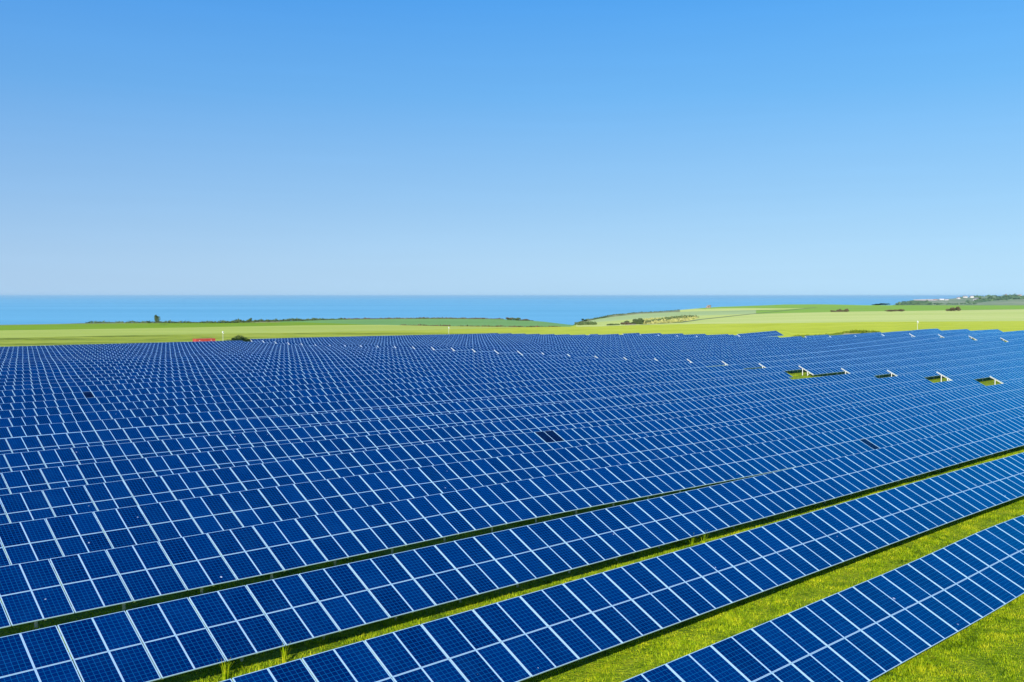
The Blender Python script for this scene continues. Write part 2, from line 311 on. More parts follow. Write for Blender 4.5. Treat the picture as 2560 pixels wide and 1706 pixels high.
# ------------------------------------------------------------------ land: array ground, fields, cliffs
def ctl(lst, u): return np.interp(u, [p[0] for p in lst], [p[1] for p in lst])
R1y = [(-700,862),(0,845.7),(300,839),(750,832),(850,830),(1050,826),(1250,820.5),(1350,818),(1500,816.5),(1600,813),(1700,810.5),(2000,808),(2160,805.4),(2560,803),(3400,797)]
R1z = [(-700,-15),(0,-15),(800,-15.6),(1200,-15.6),(1600,-14),(2000,-12),(2560,-10.3),(3400,-10)]
R2y = [(-700,842),(0,826.6),(300,822),(750,814),(950,812.5),(1100,815.5),(1330,818.25),(1425,817.15),(1440,813),(1500,805),(1600,797.5),(1700,790.5),(1860,786),(1990,782.5),(2100,780),(2300,777.4),(2560,773),(3400,764.5)]
R2z = [(-700,-15.6),(0,-15.6),(800,-16),(1425,-15.7),(1440,-17),(1500,-16.8),(1700,-14),(2000,-11.6),(2560,-10.6),(3400,-10.4)]
R3y = [(-700,828),(0,814),(150,811),(300,809),(750,806),(850,809.5),(912,811.9),(950,812.35),(1100,815.35),(1330,818.1),(1425,817.0),(1440,812),(1500,796),(1600,785),(1700,780),(1860,776),(1955,774.5),(2010,771),(2100,766.5),(2560,766),(3400,762)]
R3z = [(-700,-16),(0,-16),(850,-16.4),(1425,-15.9),(1440,-19),(1500,-18),(1600,-16),(1700,-14.5),(2000,-11.7),(2560,-10.6),(3400,-10.5)]
R4y = [(-700,826),(0,812.6),(150,810),(230,807.5),(300,807),(550,806),(640,803.5),(750,801.5),(850,798.7),(1000,797),(1100,796.5),(1250,798),(1300,801),(1350,803.5),(1400,809.5),(1432,813),(1437,810.3),(1460,801.6),(1509,791.9),(1528,787.3),(1553,785.6),(1597,782),(1638,780),(1679,778),(1698,775.4),(1764,769.8),(1800,767.5),(1836,766.4),(1930,763),(1955,761.6),(2050,761),(2100,762),(2160,763.5),(2560,763.8),(3400,760)]
R4z = [(-700,-16.2),(0,-16.2),(850,-15.5),(1100,-15.4),(1300,-16.4),(1432,-17),(1437,-19.5),(1460,-18.5),(1509,-16.5),(1553,-15.8),(1600,-15.5),(1698,-14),(1800,-11.5),(1955,-9.9),(2560,-10.8),(3400,-11)]
SEA = -78.0
def ring(Yl, Zl, u):
    y = ctl(Yl, u); z = ctl(Zl, u); return at_height(u, y, z)
brk = [640, 700, 912, 950, 1340, 1425, 1432, 1437, 1440, 1460, 1509, 1553, 1890, 2010]
us = np.array(sorted(set(list(range(-700, 3401, 20))+brk)), float)
def s_end(q):
    for kk, v_ in ((16, 222), (15, 236), (14, 246)):
        if abs(q-row_q(kk)) < 1: return v_
    return 271-(q-101)*0.285
def array_end_depth(u):
    """plan depth just past the last row on this bearing"""
    x = (u-1280)/FPX; best = 150
    for k in range(-3, 32):
        q = row_q(k); Y = q/(x*N[0]+N[1]) if (x*N[0]+N[1]) > 0.05 else 9e9
        s = Y*(x*R[0]+R[1])
        if s <= s_end(q)+1 and not (k > 30 and s < 130) and Y < 420: best = max(best, Y)
    return best+3
def strip(name, cols, rA, rB, n, m, smooth=True, **kw):
    """lofted sheet between two rings of points over a run of columns"""
    V = []
    for i in range(len(cols)):
        for t in np.linspace(0, 1, n+1): V.append(rA[i]*(1-t)+rB[i]*t+np.array([0, 0, CZ]))
    F = []
    for i in range(len(cols)-1):
        for j in range(n):
            a = i*(n+1)+j; F.append([a, a+n+1, a+n+2, a+1])
    return obj(name, mesh_np(name, V, F, m, smooth=smooth), kind='structure', **kw)
# ground of the solar farm, all round the camera, out to just behind the last row
az = sorted(set([math.atan((u-1280)/FPX) for u in us]))
def amin(): return math.atan((-700-1280)/FPX)
V = []; F = []
U = us; ends = np.array([array_end_depth(u) for u in U])
ends = np.convolve(np.pad(ends, 3, mode='edge'), np.ones(7)/7, 'valid')
for i_, u_ in enumerate(U):
    if 1975 < u_ < 2260: ends[i_] = max(ends[i_], 318-max(0, abs(u_-2110)-120)*.6)
nr = 130
tt = np.linspace(0, 1, nr)**1.25
for i, u in enumerate(U):
    x = (u-1280)/FPX
    Ys = 3+(ends[i]-3)*tt
    zz = ground(x*Ys, Ys)
    for Y, z in zip(Ys, zz): V.append((x*Y, Y, z+CZ))
for i in range(len(U)-1):
    for j in range(nr-1):
        a = i*nr+j; F.append([a, a+nr, a+nr+1, a+1])
obj('meadow', mesh_np('meadow', V, F, G_NEAR, smooth=True), kind='structure', label='bright green grass ground beneath and between the solar panel rows', cat='ground')
# the same meadow beside and behind the viewer
V = [(0, 3, -12.0+CZ)]; 
xl = (us[0]-1280)/FPX; xr = (us[-1]-1280)/FPX
def sheet_side(pts, name):
    n = len(pts); me = bpy.data.meshes.new(name); me.from_pydata(pts, [], [list(range(n))]); me.materials.append(G_NEAR); me.update(); return me
gz = CZ-12.05
o = obj('side_meadow', sheet_side([(xr*3, 3, gz), (xr*ends[-1], ends[-1], CZ-10.4), (900, 100, gz), (900, -600, gz), (-900, -600, gz), (-900, 150, gz-2), (xl*ends[0], ends[0], CZ-14.8), (xl*3, 3, gz)][::-1], 'side_meadow'), kind='structure', label='green grass ground at the sides of the solar farm', cat='ground')
E0 = [np.array([(u-1280)/FPX*e, e, float(ground(np.array([(u-1280)/FPX*e]), np.array([e]))[0])]) for u, e in zip(U, ends)]
P1 = [ring(R1y, R1z, u) for u in U]; P2 = [ring(R2y, R2z, u) for u in U]; P3 = [ring(R3y, R3z, u) for u in U]; P4 = [ring(R4y, R4z, u) for u in U]
def run(a, b): return [i for i, u in enumerate(U) if a <= u <= b]
def field(name, a, b, A, B, n, m, label, cat='field'):
    ix = run(a, b); return strip(name, ix, [A[i] for i in ix], [B[i] for i in ix], n, m, label=label, cat=cat)
field('rough_grass_field', -700, 3400, E0, P1, 6, F_ROUGH, 'grass field just behind the solar panels, olive at the left and lime green at the right')
field('pale_wheat_field', -700, 1340, P1, P2, 4, F_WHEATL, 'pale green wheat field behind the rough grass on the left')
field('valley_edge_field', 1340, 1440, P1, P2, 2, F_LIME, 'narrow end of lime crop above the coastal valley')
field('ripening_wheat_field', 1440, 3400, P1, P2, 8, F_WHEATR, 'very pale ripening wheat field behind the lime crop on the right')
field('young_crop_field', -700, 950, P2, P3, 4, F_GREEN, 'strip of saturated green crop under the sea on the left')
field('crop_headland', 950, 1440, P2, P3, 1, F_MID, 'thin grass edge between wheat and blue green crop')
field('valley_crop_field', 1440, 1890, P2, P3, 5, F_VALL, 'grey green crop on the far side of the coastal valley')
field('distant_green_field', 1890, 3400, P2, P3, 5, F_GREENR, 'saturated green field high on the right under the skyline')
field('cliff_margin', -700, 700, P3, P4, 2, F_SCRUB, 'scrubby margin of rough grass along the cliff top on the left', 'ground')
field('blue_green_field', 700, 1437, P3, P4, 4, F_MID, 'blue green crop field on the cliff top in the centre')
field('valley_brow', 1437, 1700, P3, P4, 3, F_SCRUB, 'rough grassy brow of the coastal valley', 'ground')
PMf = [(1600, 1), (1740, 1), (1760, .65), (1850, .5), (2010, .03), (3400, .03)]
PM = [p3+(p4-p3)*float(np.interp(u, [a for a, _ in PMf], [b for _, b in PMf])) for u, p3, p4 in zip(U, P3, P4)]
field('skyline_green_strip', 1740, 2010, PM, P4, 2, F_GREENR, 'thin green crop along the skyline above the upper wheat')
field('upper_wheat_field', 1700, 2010, P3, PM, 3, F_WHEATR, 'thin pale wheat field along the skyline beside the sea')
field('skyline_field', 2010, 3400, P3, P4, 2, F_GREENR, 'green crop along the skyline on the right')
P5 = [p+np.array([p[0]/p[1]*25, 25, -10.0]) for p in P4]; P6 = [np.array([p[0]*(p[1]+90)/p[1], p[1]+90, SEA-1]) for p in P4]
strip('cliff_top_slope', U, P4, P5, 2, F_SCRUB, label='grassy slope falling to the sea behind the fields', cat='cliff')
strip('cliff', U, P5, P6, 3, F_CLIFF, label='chalk cliff falling to the sea behind the fields', cat='cliff')
# scrub wedge in the valley crop, sand patch
def patch(name, poly_uyz, m, label, cat):
    pts = [at_height(u, y, z)+np.array([0, 0, CZ+0.25]) for u, y, z in poly_uyz]
    me = bpy.data.meshes.new(name); me.from_pydata([tuple(p) for p in pts], [], [list(range(len(pts)))]); me.materials.append(m); me.update()
    return obj(name, me, kind='structure', label=label, cat=cat)

def surf(u, y):
    """point of the land surface (relative to the camera) seen on this bearing at this height"""
    a = lambda A: np.array([np.interp(u, U, [p[c] for p in A]) for c in range(3)])
    rg_ = [a(A) for A in (E0, P1, P2, P3, P4)]
    for p0, p1 in zip(rg_[:-1], rg_[1:]):
        y0, y1 = proj(p0)[1], proj(p1)[1]
        if min(y0, y1) <= y <= max(y0, y1):
            lo_, hi_ = 0., 1.
            for _ in range(30):
                m_ = (lo_+hi_)/2
                if proj(p0+(p1-p0)*m_)[1] > y: lo_ = m_
                else: hi_ = m_
            return p0+(p1-p0)*lo_
    return rg_[-1]
# sea
rr = np.geomspace(250, 250000, 60); aa = np.radians(np.arange(-180, 180.1, 3))
V = [(r*math.sin(a), r*math.cos(a), SEA+CZ) for a in aa for r in rr]; n = len(rr)
F = [[i*n+j, i*n+j+1, (i+1)*n+j+1, (i+1)*n+j] for i in range(len(aa)-1) for j in range(n-1)]
m = bpy.data.materials.new('sea_water'); m.use_nodes = True; t = m.node_tree; b = t.nodes['Principled BSDF']
g = nd(t, 'ShaderNodeNewGeometry')
n0 = nd(t, 'ShaderNodeTexNoise'); n0.inputs['Scale'].default_value = 0.0011; n0.inputs['Detail'].default_value = 5
mp = nd(t, 'ShaderNodeMapping'); mp.inputs['Scale'].default_value = (0.18, 1, 1); t.links.new(g.outputs['Position'], mp.inputs[0]); t.links.new(mp.outputs[0], n0.inputs[0])
r = nd(t, 'ShaderNodeValToRGB'); t.links.new(n0.outputs[0], r.inputs[0]); e = r.color_ramp.elements
e[0].position = 0.3; e[0].color = (0.12, 0.44, 0.55, 1); e[1].position = 0.7; e[1].color = (0.19, 0.53, 0.65, 1)
t.links.new(r.outputs[0], b.inputs['Base Color']); b.inputs['Roughness'].default_value = 0.45; b.inputs['IOR'].default_value = 1.33
b.inputs['Specular IOR Level'].default_value = 0.35
n1 = nd(t, 'ShaderNodeTexNoise'); n1.inputs['Scale'].default_value = 0.05; n1.inputs['Detail'].default_value = 6; t.links.new(g.outputs['Position'], n1.inputs[0])
bp = nd(t, 'ShaderNodeBump'); bp.inputs['Strength'].default_value = 0.5; bp.inputs['Distance'].default_value = 1.0; t.links.new(n1.outputs[0], bp.inputs['Height']); t.links.new(bp.outputs[0], b.inputs['Normal'])
obj('sea', mesh_np('sea', V, F, m, smooth=True), kind='structure', label='calm blue sea reaching to the horizon', cat='sea')

# ------------------------------------------------------------------ solar rows
TILT = math.radians(26.24); ct, st = math.cos(TILT), math.sin(TILT)
UP = N*ct+np.array([0, 0, st])                     # up the slope of a row
MW, MH, PW, PP = 0.984, 1.494, 1.511, 2.02         # module size, slope pitch, pair pitch
PHASE = 1.06
FR = 0.023; DEP = 0.04
def module_arrays():
    a, b = MW/2, MH/2; i, j = a-FR, b-FR*.65
    V = [(-a,-b,0),(a,-b,0),(a,b,0),(-a,b,0),(-i,-j,0),(i,-j,0),(i,j,0),(-i,j,0),(-i,-j,-.005),(i,-j,-.005),(i,j,-.005),(-i,j,-.005),
         (-a,-b,-DEP),(a,-b,-DEP),(a,b,-DEP),(-a,b,-DEP)]
    F = [[0,1,5,4],[1,2,6,5],[2,3,7,6],[3,0,4,7],[4,5,9,8],[5,6,10,9],[6,7,11,10],[7,4,8,11],[8,9,10,11],[0,12,13,1],[1,13,14,2],[2,14,15,3],[3,15,12,0],[15,14,13,12]]
    mi = [0]*8+[1]+[0]*4+[2]
    uv = np.zeros((14, 4, 2)); uv[8] = [(0,0),(1,0),(1,1),(0,1)]
    return np.array(V), np.array(F), np.array(mi), uv
MV, MF, MMI, MUV = module_arrays()
me_mod = mesh_np('solar_panel', MV, MF, [M_ALU, M_CELL, M_BACK], MMI, MUV)
me_dark = mesh_np('solar_panel_dark', MV, MF, [M_ALU, M_CELLD, M_BACK], MMI, MUV)
ORD = ['first','second','third','fourth','fifth','sixth','seventh','eighth','ninth','tenth','eleventh','twelfth','thirteenth','fourteenth','fifteenth','sixteenth','seventeenth','eighteenth','nineteenth','twentieth','twenty-first','twenty-second','twenty-third','twenty-fourth','twenty-fifth','twenty-sixth','twenty-seventh','twenty-eighth','twenty-ninth','thirtieth','thirty-first','thirty-second','thirty-third','thirty-fourth','thirty-fifth','thirty-sixth']
AI1, AI2 = 134.0, 232.5
DARK = {(5, 1): [], }
dark_at = [(1366, 1088, 1, 0), (1392, 1084, 1, 0), (222, 985, None, 0), (2180, 1107, None, 1)]
def row_u_range(q):
    f = lambda u: (lambda x: q/(x*N[0]+N[1])*(x*R[0]+R[1]))((u-1280)/FPX)
    return f(-330), f(2800)
n_mod = 0
for k in range(-3, 32):
    q = row_q(k); lo, hi = row_u_range(q)
    se = s_end(q); segs = []
    a1 = AI1; a2 = AI2
    g1 = 119.5 if k == 5 else a1-4.6
    if k <= 30: segs.append((lo, min(hi, g1), 'left'))
    if hi > a1: segs.append((a1, min(hi, a2-0.7), 'middle'))
    if hi > a2 and se > a2+4 and k != 16: segs.append((a2, min(hi, se), 'right'))
    for s0, s1, side in segs:
        ph = PHASE + (0.97 if k == -3 else 0)
        i0 = math.ceil((s0-ph)/PP-1e-6); i1 = math.floor((s1-ph)/PP)
        if i1-i0 < 2: continue
        lab = {'left': ('%s row of blue solar panels counting up from the bottom right corner' % ORD[k+3]) if k < 2 else ('%s solar panel row from the front, stretch left of the first cross aisle' % ORD[k+3]),
               'middle': '%s solar panel row from the front, stretch between the two cross aisles' % ORD[k+3],
               'right': '%s solar panel row from the front, stretch right of the second cross aisle' % ORD[k+3]}[side]
        sm = ph+PP*(i0+i1)/2
        base = N*(q-1.35)+R*sm; bz = float(ztop(k, sm))-TOPH
        root = empty('solar_row', (base[0], base[1], bz+CZ), label=lab, cat='solar array', group='rows of solar panels')
        RI = Matrix.Translation(-Vector(root.location))
        JV = []; JT = []; jn = 0; cnt = 0
        for i in range(i0, i1):
            for h in (0, 1):
                s = ph+PP*i+0.024+MW/2+h*(MW+0.008)
                zc = float(ztop(k, s)); gr = float(ztop(k, s+.5)-ztop(k, s-.5))
                ex = R+np.array([0, 0, gr]); ex /= np.linalg.norm(ex)
                for lv in (0, 1):
                    ey = UP-ex*(UP @ ex); ey /= np.linalg.norm(ey)
                    a = random.gauss(0, .0022); b_ = random.gauss(0, .0022)
                    ez = np.cross(ex, ey)
                    e1 = ex+ez*a; e1 /= np.linalg.norm(e1); e2 = ey+ez*b_; e2 -= e1*(e1 @ e2); e2 /= np.linalg.norm(e2); e3 = np.cross(e1, e2)
                    c = N*q+R*s+np.array([0, 0, zc])-ey*(MH/2+lv*PW)
                    uu, yy = proj(c)
                    wpx = FPX*abs(R[0]-c[0]/c[1]*R[1])/c[1]*1.01
                    if k <= 14 and wpx >= 9.5 and -60 < uu < 2620 and yy < 1790 and cnt < 300:
                        dk = any(abs(uu-du) < wpx*0.5 and abs(yy-dy) < 8 and lv == dl for du, dy, _, dl in dark_at)
                        o = bpy.data.objects.new('solar_panel', me_dark if dk else me_mod)
                        if dk: o['label'] = 'much darker blue replacement panel'
                        C.objects.link(o); o.parent = root
                        M4 = Matrix(((e1[0], e2[0], e3[0], c[0]), (e1[1], e2[1], e3[1], c[1]), (e1[2], e2[2], e3[2], c[2]+CZ), (0, 0, 0, 1)))
                        o.matrix_basis = RI @ M4; cnt += 1
                    else:
                        JV.append(MV @ np.stack([e1, e2, e3])+c-base-np.array([0, 0, bz])); JT.append(random.random())
        if JV:
            m_ = len(JV); V = np.concatenate(JV); F = (MF[None]+(np.arange(m_)*16)[:, None, None]).reshape(-1, 4)
            # base already has no z; V is relative to the root
            o = obj('solar_panels' if False else 'solar_panel', mesh_np('far_solar_panel', V, F, [M_ALU, M_CELL, M_BACK], np.tile(MMI, m_), np.tile(MUV, (m_, 1, 1)), attr=np.repeat(JT, 14)), root)
            o['kind'] = 'stuff'; o['label'] = 'many distant blue panels of the row seen as one surface'
        # racking
        off = -base-np.array([0, 0, bz])
        pur = MB(); raf = MB(); pst = MB()
        sA = ph+PP*i0+0.03; sB = ph+PP*i1-0.0
        def P(s, d, nn):                                   # point on the row: s along, d down the slope, nn below the glass
            z = float(ztop(k, s)); return N*q+R*s+np.array([0, 0, z])-UP*d-np.cross(R, UP)*nn+off
        near = k <= 0
        ss = np.linspace(sA, sB, max(2, int((sB-sA)/8)+1))
        pm = []
        for d in (0.35, 1.15, 1.87, 2.67):
            mbp = MB()
            for a, b_ in zip(ss[:-1], ss[1:]): mbp.bar(P(a, d, .075), P(b_, d, .075), .05, .07)
            pm.append(mbp)
        rs = list(np.arange(sA+0.06, sB, 3.03)); rs.append(sB-0.06)
        sup = MB()
        for jx, s in enumerate(rs):
            uu, _ = proj(N*q+R*s+np.array([0, 0, float(ztop(k, s))]))
            endp = jx in (0, len(rs)-1)
            rf = MB(); rf.bar(P(s, 0.02, .15), P(s, 2.9, .15), .07 if not endp else .08, .09 if not endp else .10)
            f_ = P(s, 1.75, .2); r_ = P(s, 0.8, .2)
            pf = MB(); pr = MB()
            gzf = f_[2]-1.6; pf.bar((f_[0], f_[1], f_[2]), (f_[0], f_[1], min(gzf, -0.25)), .09, .09)
            pr.bar(r_, (r_[0], r_[1], -0.35), .09, .09)
            br = MB(); br.bar(P(s, 2.2, .2), (f_+np.array([0, 0, -0.62])), .06, .06)
            if (near or (endp and k <= 8 and side == 'middle')) and -80 < uu < 2640:
                rf.build('rafter', M_GALV, root); pf.build('post', M_GALV, root); pr.build('post', M_GALV, root); br.build('brace', M_GALV, root)
            else:
                for q_ in (rf, pf, pr, br):
                    for Vv, Ff in zip(q_.V, q_.F): sup.add(Vv, Ff)
        if near or k <= 4:
            for mbp in pm: mbp.build('purlin', M_GALV, root)
        else:
            for mbp in pm:
                for Vv, Ff, in zip(mbp.V, mbp.F):
                    sup.add(Vv, Ff-Ff.min())
        if sup.n:
            # faces of sub-builders carry their own offsets: rebase each 8-vertex bar
            Vs = np.concatenate(sup.V); nb = len(Vs)//8
            Fs = (BOXF[None]+(np.arange(nb)*8)[:, None, None]).reshape(-1, 4)
            obj('support_frame', mesh_np('support_frame', Vs, Fs, M_GALV), root, kind='stuff')
        if k == 3 and side == 'middle':
            f_ = P(sA-0.05, 2.0, .2); jb = MB(); d = 0.28
            jb.bar(f_+np.array([0, 0, -.15]), f_+np.array([0, 0, -.95]), .55, .28); jb.build('junction_box', M_WHITE, root)

# ------------------------------------------------------------------ grass
def grass_region(name, qs, ss, dens, hmin, hmax, label, seed):
    rg = np.random.default_rng(seed); n = int((qs[1]-qs[0])*(ss[1]-ss[0])*dens)
    q = rg.uniform(*qs, n); s = rg.uniform(*ss, n)
    f = np.sin(q*1.9+np.sin(s*.7)*1.6)*np.sin(s*1.1+np.cos(q*1.3)*2)+rg.normal(0, .35, n)
    f += 1.4*np.clip(1-np.abs(q-qs[1]-.2)/1.2, 0, 1)
    h = (hmin+(hmax-hmin)*np.clip(.45+.5*f, 0, 1.7))*rg.uniform(.5, 1.25, n)
    x = q*N[0]+s*R[0]; y = q*N[1]+s*R[1]; z = ground(x, y)+CZ-.02
    a = rg.uniform(0, 2*math.pi, n); wd = rg.uniform(.010, .024, n); ln = rg.uniform(.1, .7, n)*h; b = rg.uniform(0, 2*math.pi, n)
    V = np.empty((n, 3, 3)); V[:, 0] = np.stack([x+np.cos(a)*wd, y+np.sin(a)*wd, z], 1); V[:, 1] = np.stack([x-np.cos(a)*wd, y-np.sin(a)*wd, z], 1)
    V[:, 2] = np.stack([x+np.cos(b)*ln, y+np.sin(b)*ln, z+h], 1)
    o = obj(name, mesh_np(name, V.reshape(-1, 3), np.arange(3*n).reshape(-1, 3), G_BLADE), label=label, cat='grass', kind='stuff')
    return o
grass_region('grass', (6.5, 14.3), (20, 52), 420, .05, .16, 'bright green grass in the bottom right corner before the nearest row', 1)
grass_region('grass', (14.3, 21.6), (6, 66), 330, .05, .17, 'strip of bright green grass between the first and second panel rows', 2)
grass_region('grass', (25.4, 29.0), (4, 85), 300, .05, .18, 'strip of green grass between the second and third panel rows', 3)
grass_region('grass', (33, 37), (5, 90), 150, .05, .18, 'shaded strip of grass between the third and fourth panel rows', 4)
grass_region('grass', (44, 84), (116, 142), 60, .04, .14, 'grass showing in the open aisle between panel rows', 5)

# ------------------------------------------------------------------ plants
def leaves(n, cen, rad, size, seed, squash=1.0, lobes=7):
    rg = np.random.default_rng(seed)
    lc = rg.normal(0, .45, (lobes, 3))*rad; lc[:, 2] = np.abs(lc[:, 2])*squash; lr = rg.uniform(.35, .6, lobes)
    i = rg.integers(0, lobes, n); d = rg.normal(0, 1, (n, 3)); d /= np.linalg.norm(d, axis=1)[:, None]
    p = lc[i]+d*(lr[i]*rg.uniform(.6, 1.05, n))[:, None]*np.array(rad); p += np.array(cen)
    a = rg.normal(0, 1, (n, 3)); a /= np.linalg.norm(a, axis=1)[:, None]; b = np.cross(a, d+rg.normal(0, .3, (n, 3))); b /= np.linalg.norm(b, axis=1)[:, None]
    sz = (size*rg.uniform(.5, 1.3, n))[:, None]
    V = np.stack([p-a*sz, p+b*sz*.6, p+a*sz, p-b*sz*.6], 1).reshape(-1, 3)
    return V, np.arange(4*n).reshape(-1, 4)
def plant(name, u, y_base, Y, w_, h, matl, label, cat, n=900, size=None, group=None, trunk=False, zb=None, seed=0, depth=None):
    p = (at_depth(u, y_base, Y) if Y else surf(u, y_base))+np.array([0, 0, CZ])
    root = empty(name, tuple(p), label=label, cat=cat, group=group)
    size = size or max(w_, h)*.06; d = depth or w_
    if trunk:
        V, F = leaves(n, (0, 0, h*.32), (w_/2, d/2, h*.55), size, seed+3, lobes=10)
        tb = MB(); tb.tube((0, 0, -.3), (0.05, 0, h*.5), .05*h, .03*h); tb.tube((0.05, 0, h*.4), (w_*.2, 0, h*.72), .03*h, .012*h); tb.tube((0, 0, h*.45), (-w_*.2, .1, h*.75), .03*h, .012*h)
        tb.build('trunk', M_BARK, root)
        obj('crown', mesh_np('crown', V, F, matl), root)
    else:
        V, F = leaves(n, (0, 0, h*.1), (w_/2, d/2, h*.62), size, seed+3)
        obj('foliage', mesh_np('foliage', V, F, matl), root)
        sb = MB()
        for a in range(5): sb.tube((0, 0, -.2), (math.cos(a*1.3)*w_*.2, math.sin(a*1.3)*d*.2, h*.45), .03, .01, 5)
        sb.build('stem', M_BARK, root)
    return root
plant('tree', 392, 807, 532, 3.4, 4.0, M_LEAF, 'small dark tree standing alone against the sea on the left cliff top', 'tree', n=1500, size=.2, trunk=True, seed=1)
plant('bush', 371, 806.5, 532, 1.8, 1.3, M_LEAF, 'low round bush just left of the lone cliff top tree', 'bush', seed=2)
plant('bush', 624, 803, 560, 2.6, 1.7, M_LEAF, 'small dark bush on the rise above the red container', 'bush', seed=3)
plant('hedge', 620, 858, 284, 5.6, 2.5, M_LEAF_D, 'dense dark green hedge clump at the back of the panels', 'hedge', n=3500, size=.14, seed=4, depth=3)
plant('hedge', 600, 858, 284, 4.0, 2.2, M_LEAF_D, 'lower dark green hedge clump between the pole and the dense clump', 'hedge', n=2500, size=.14, seed=5, depth=3)
plant('bush', 575, 858, 296, 3.4, 1.3, M_LEAF, 'thin low bush beside the left white camera pole', 'bush', n=900, size=.12, seed=6)
for i, (u, y, w_, h, ma, lb) in enumerate([(1271, 799, 4.5, 1.4, M_LEAF_B, 'leftmost low bush at the end of the blue green field'), (1292, 801, 6, 1.9, M_LEAF, 'tallest dark bush at the end of the blue green field'),
      (1310, 803, 6, 1.5, M_LEAF_B, 'brownish bush right of the tallest one at the field end'), (1328, 804, 4, 1.0, M_LEAF, 'rightmost low bush at the end of the blue green field')]):
    plant('bush', u, y, 640, w_, h, ma, lb, 'bush', seed=10+i, group='bushes on the cliff top', size=.3)
plant('bush', 1463, 803, None, 3.5, 1.6, M_LEAF_D, 'dark bush on the brow where the valley meets the sea', 'bush', seed=20, size=.3)
plant('bush', 1596, 811, None, 5.5, 3.4, M_LEAF, 'big grey green bush at the right end of the valley thicket', 'bush', n=1800, size=.28, seed=21)
plant('bush', 1581, 811, None, 5.5, 2.6, M_LEAF, 'middle bush of the valley thicket above the sandy patch', 'bush', n=1400, size=.28, seed=22)
plant('bush', 1566, 812, None, 4.5, 1.5, M_LEAF_B, 'low brown bush at the left end of the valley thicket', 'bush', n=900, size=.28, seed=23)
plant('bush', 1535, 813.5, None, 5.5, 1.0, M_LEAF, 'flat strip of green scrub left of the valley thicket', 'bush', n=900, size=.28, seed=24)
plant('hedge', 1463, 812.5, None, 9, .8, M_LEAF, 'long low hedge at the foot of the valley beside the sea', 'hedge', n=1400, size=.28, seed=25, depth=3)
for i, (u, y, w_, h, lb) in enumerate([(2081, 779.5, 9, 1.8, 'low brown bush on the far field edge left of the others'), (2115, 778.7, 7, 2.6, 'twiggy brown bush on the far field edge in the left group'), (2098, 779, 5, 3.0, 'thin upright sapling in the left group of field edge bushes'),
      (2228, 777.6, 13, 1.8, 'low brown hedge on the far field edge, middle group'), (2248, 777.5, 7, 2.6, 'round brown bush closing the middle group on the far field edge'),
      (2378, 776, 9, 4, 'brown bush on the far field edge, left one of the right group'), (2397, 775.6, 6, 4.2, 'brown bush on the far field edge, right one of the right group')]):
    plant('bush', u, y+.5, 690, w_*.75, h*.65, M_LEAF_B, lb, 'bush', seed=30+i, size=.35, group='bushes on the far field edge')
def scrub(name, u0, u1, A, n, hh, matl, label, seed, size=.35, spread=6, kind='stuff'):
    rg = np.random.default_rng(seed); u = rg.uniform(u0, u1, n); V = []
    px = np.stack([np.interp(u, U, [p[c] for p in A]) for c in range(3)], 1)
    d = rg.uniform(-spread, spread*.3, n); px[:, 1] += d; px[:, 0] += d*px[:, 0]/px[:, 1]
    env = np.clip(np.interp(u, np.linspace(u0, u1, 40), rg.uniform(.05 if 'edge_grass' not in name else .7, 1, 40)), 0, 1)
    px[:, 2] += rg.uniform(0, 1, n)**1.4*hh*env+CZ-.1
    a = rg.normal(0, 1, (n, 3)); b = rg.normal(0, 1, (n, 3)); s = size*rg.uniform(.5, 1.3, (n, 1))
    V = np.stack([px-a*s, px+b*s*.6, px+a*s, px-b*s*.6], 1).reshape(-1, 3)
    return obj(name, mesh_np(name, V, np.arange(4*n).reshape(-1, 4), matl), label=label, cat='scrub', kind=kind)
M_FRINGE = noise_mat('field_fringe', [(0.07, 0.12, 0.004), (0.14, 0.20, 0.008), (0.30, 0.33, 0.02)], (.3, 2))
scrub('coastal_scrub', 215, 560, P4, 1500, 1.1, M_LEAF, 'straggling scrub along the cliff top around the lone tree', 50)
scrub('coastal_scrub', 560, 860, P4, 2600, 1.5, M_LEAF, 'dark scrub along the cliff top left of centre', 51)
scrub('coastal_scrub', 860, 1260, P4, 3500, 0.9, M_LEAF_B, 'thin brown scrub on the skyline of the blue green field', 52)
scrub('coastal_scrub', 1445, 1700, P4, 1000, .9, M_LEAF, 'scrub along the brow of the valley', 53)
scrub('field_edge_weeds', 1000, 1400, P2, 900, .7, M_LEAF_B, 'brownish weeds on the boundary of the wheat', 54, spread=1)
scrub('field_edge_grass', 1985, 2200, [p+np.array([0, 0, 0]) for p in E0], 9000, .8, M_FRINGE, 'tall dark grass fringe at the near edge of the lime crop', 55, spread=4, size=.25)
# scrub wedge lying on the valley crop
rg = np.random.default_rng(77)
def bank(name, poly, n, ma, label, hh, seed, size=.4):
    rg = np.random.default_rng(seed); us_, yt, yb = zip(*poly); u = rg.uniform(us_[0], us_[-1], n); t = rg.uniform(0, 1, n)
    y = np.interp(u, us_, yt)*(1-t)+np.interp(u, us_, yb)*t
    P_ = np.array([surf(a, b) for a, b in zip(u, y)]); P_[:, 2] += CZ+rg.uniform(0, hh, n)
    a = rg.normal(0, 1, (n, 3)); b = rg.normal(0, 1, (n, 3)); s = size*rg.uniform(.5, 1.3, (n, 1))
    V = np.stack([P_-a*s, P_+b*s*.6, P_+a*s, P_-b*s*.6], 1).reshape(-1, 3)
    obj(name, mesh_np(name, V, np.arange(4*n).reshape(-1, 4), ma), label=label, cat='scrub', kind='stuff')
M_DRY = noise_mat('dry_grass', [(0.24, 0.27, 0.07), (0.36, 0.36, 0.11), (0.46, 0.42, 0.17)], (.05, .6))
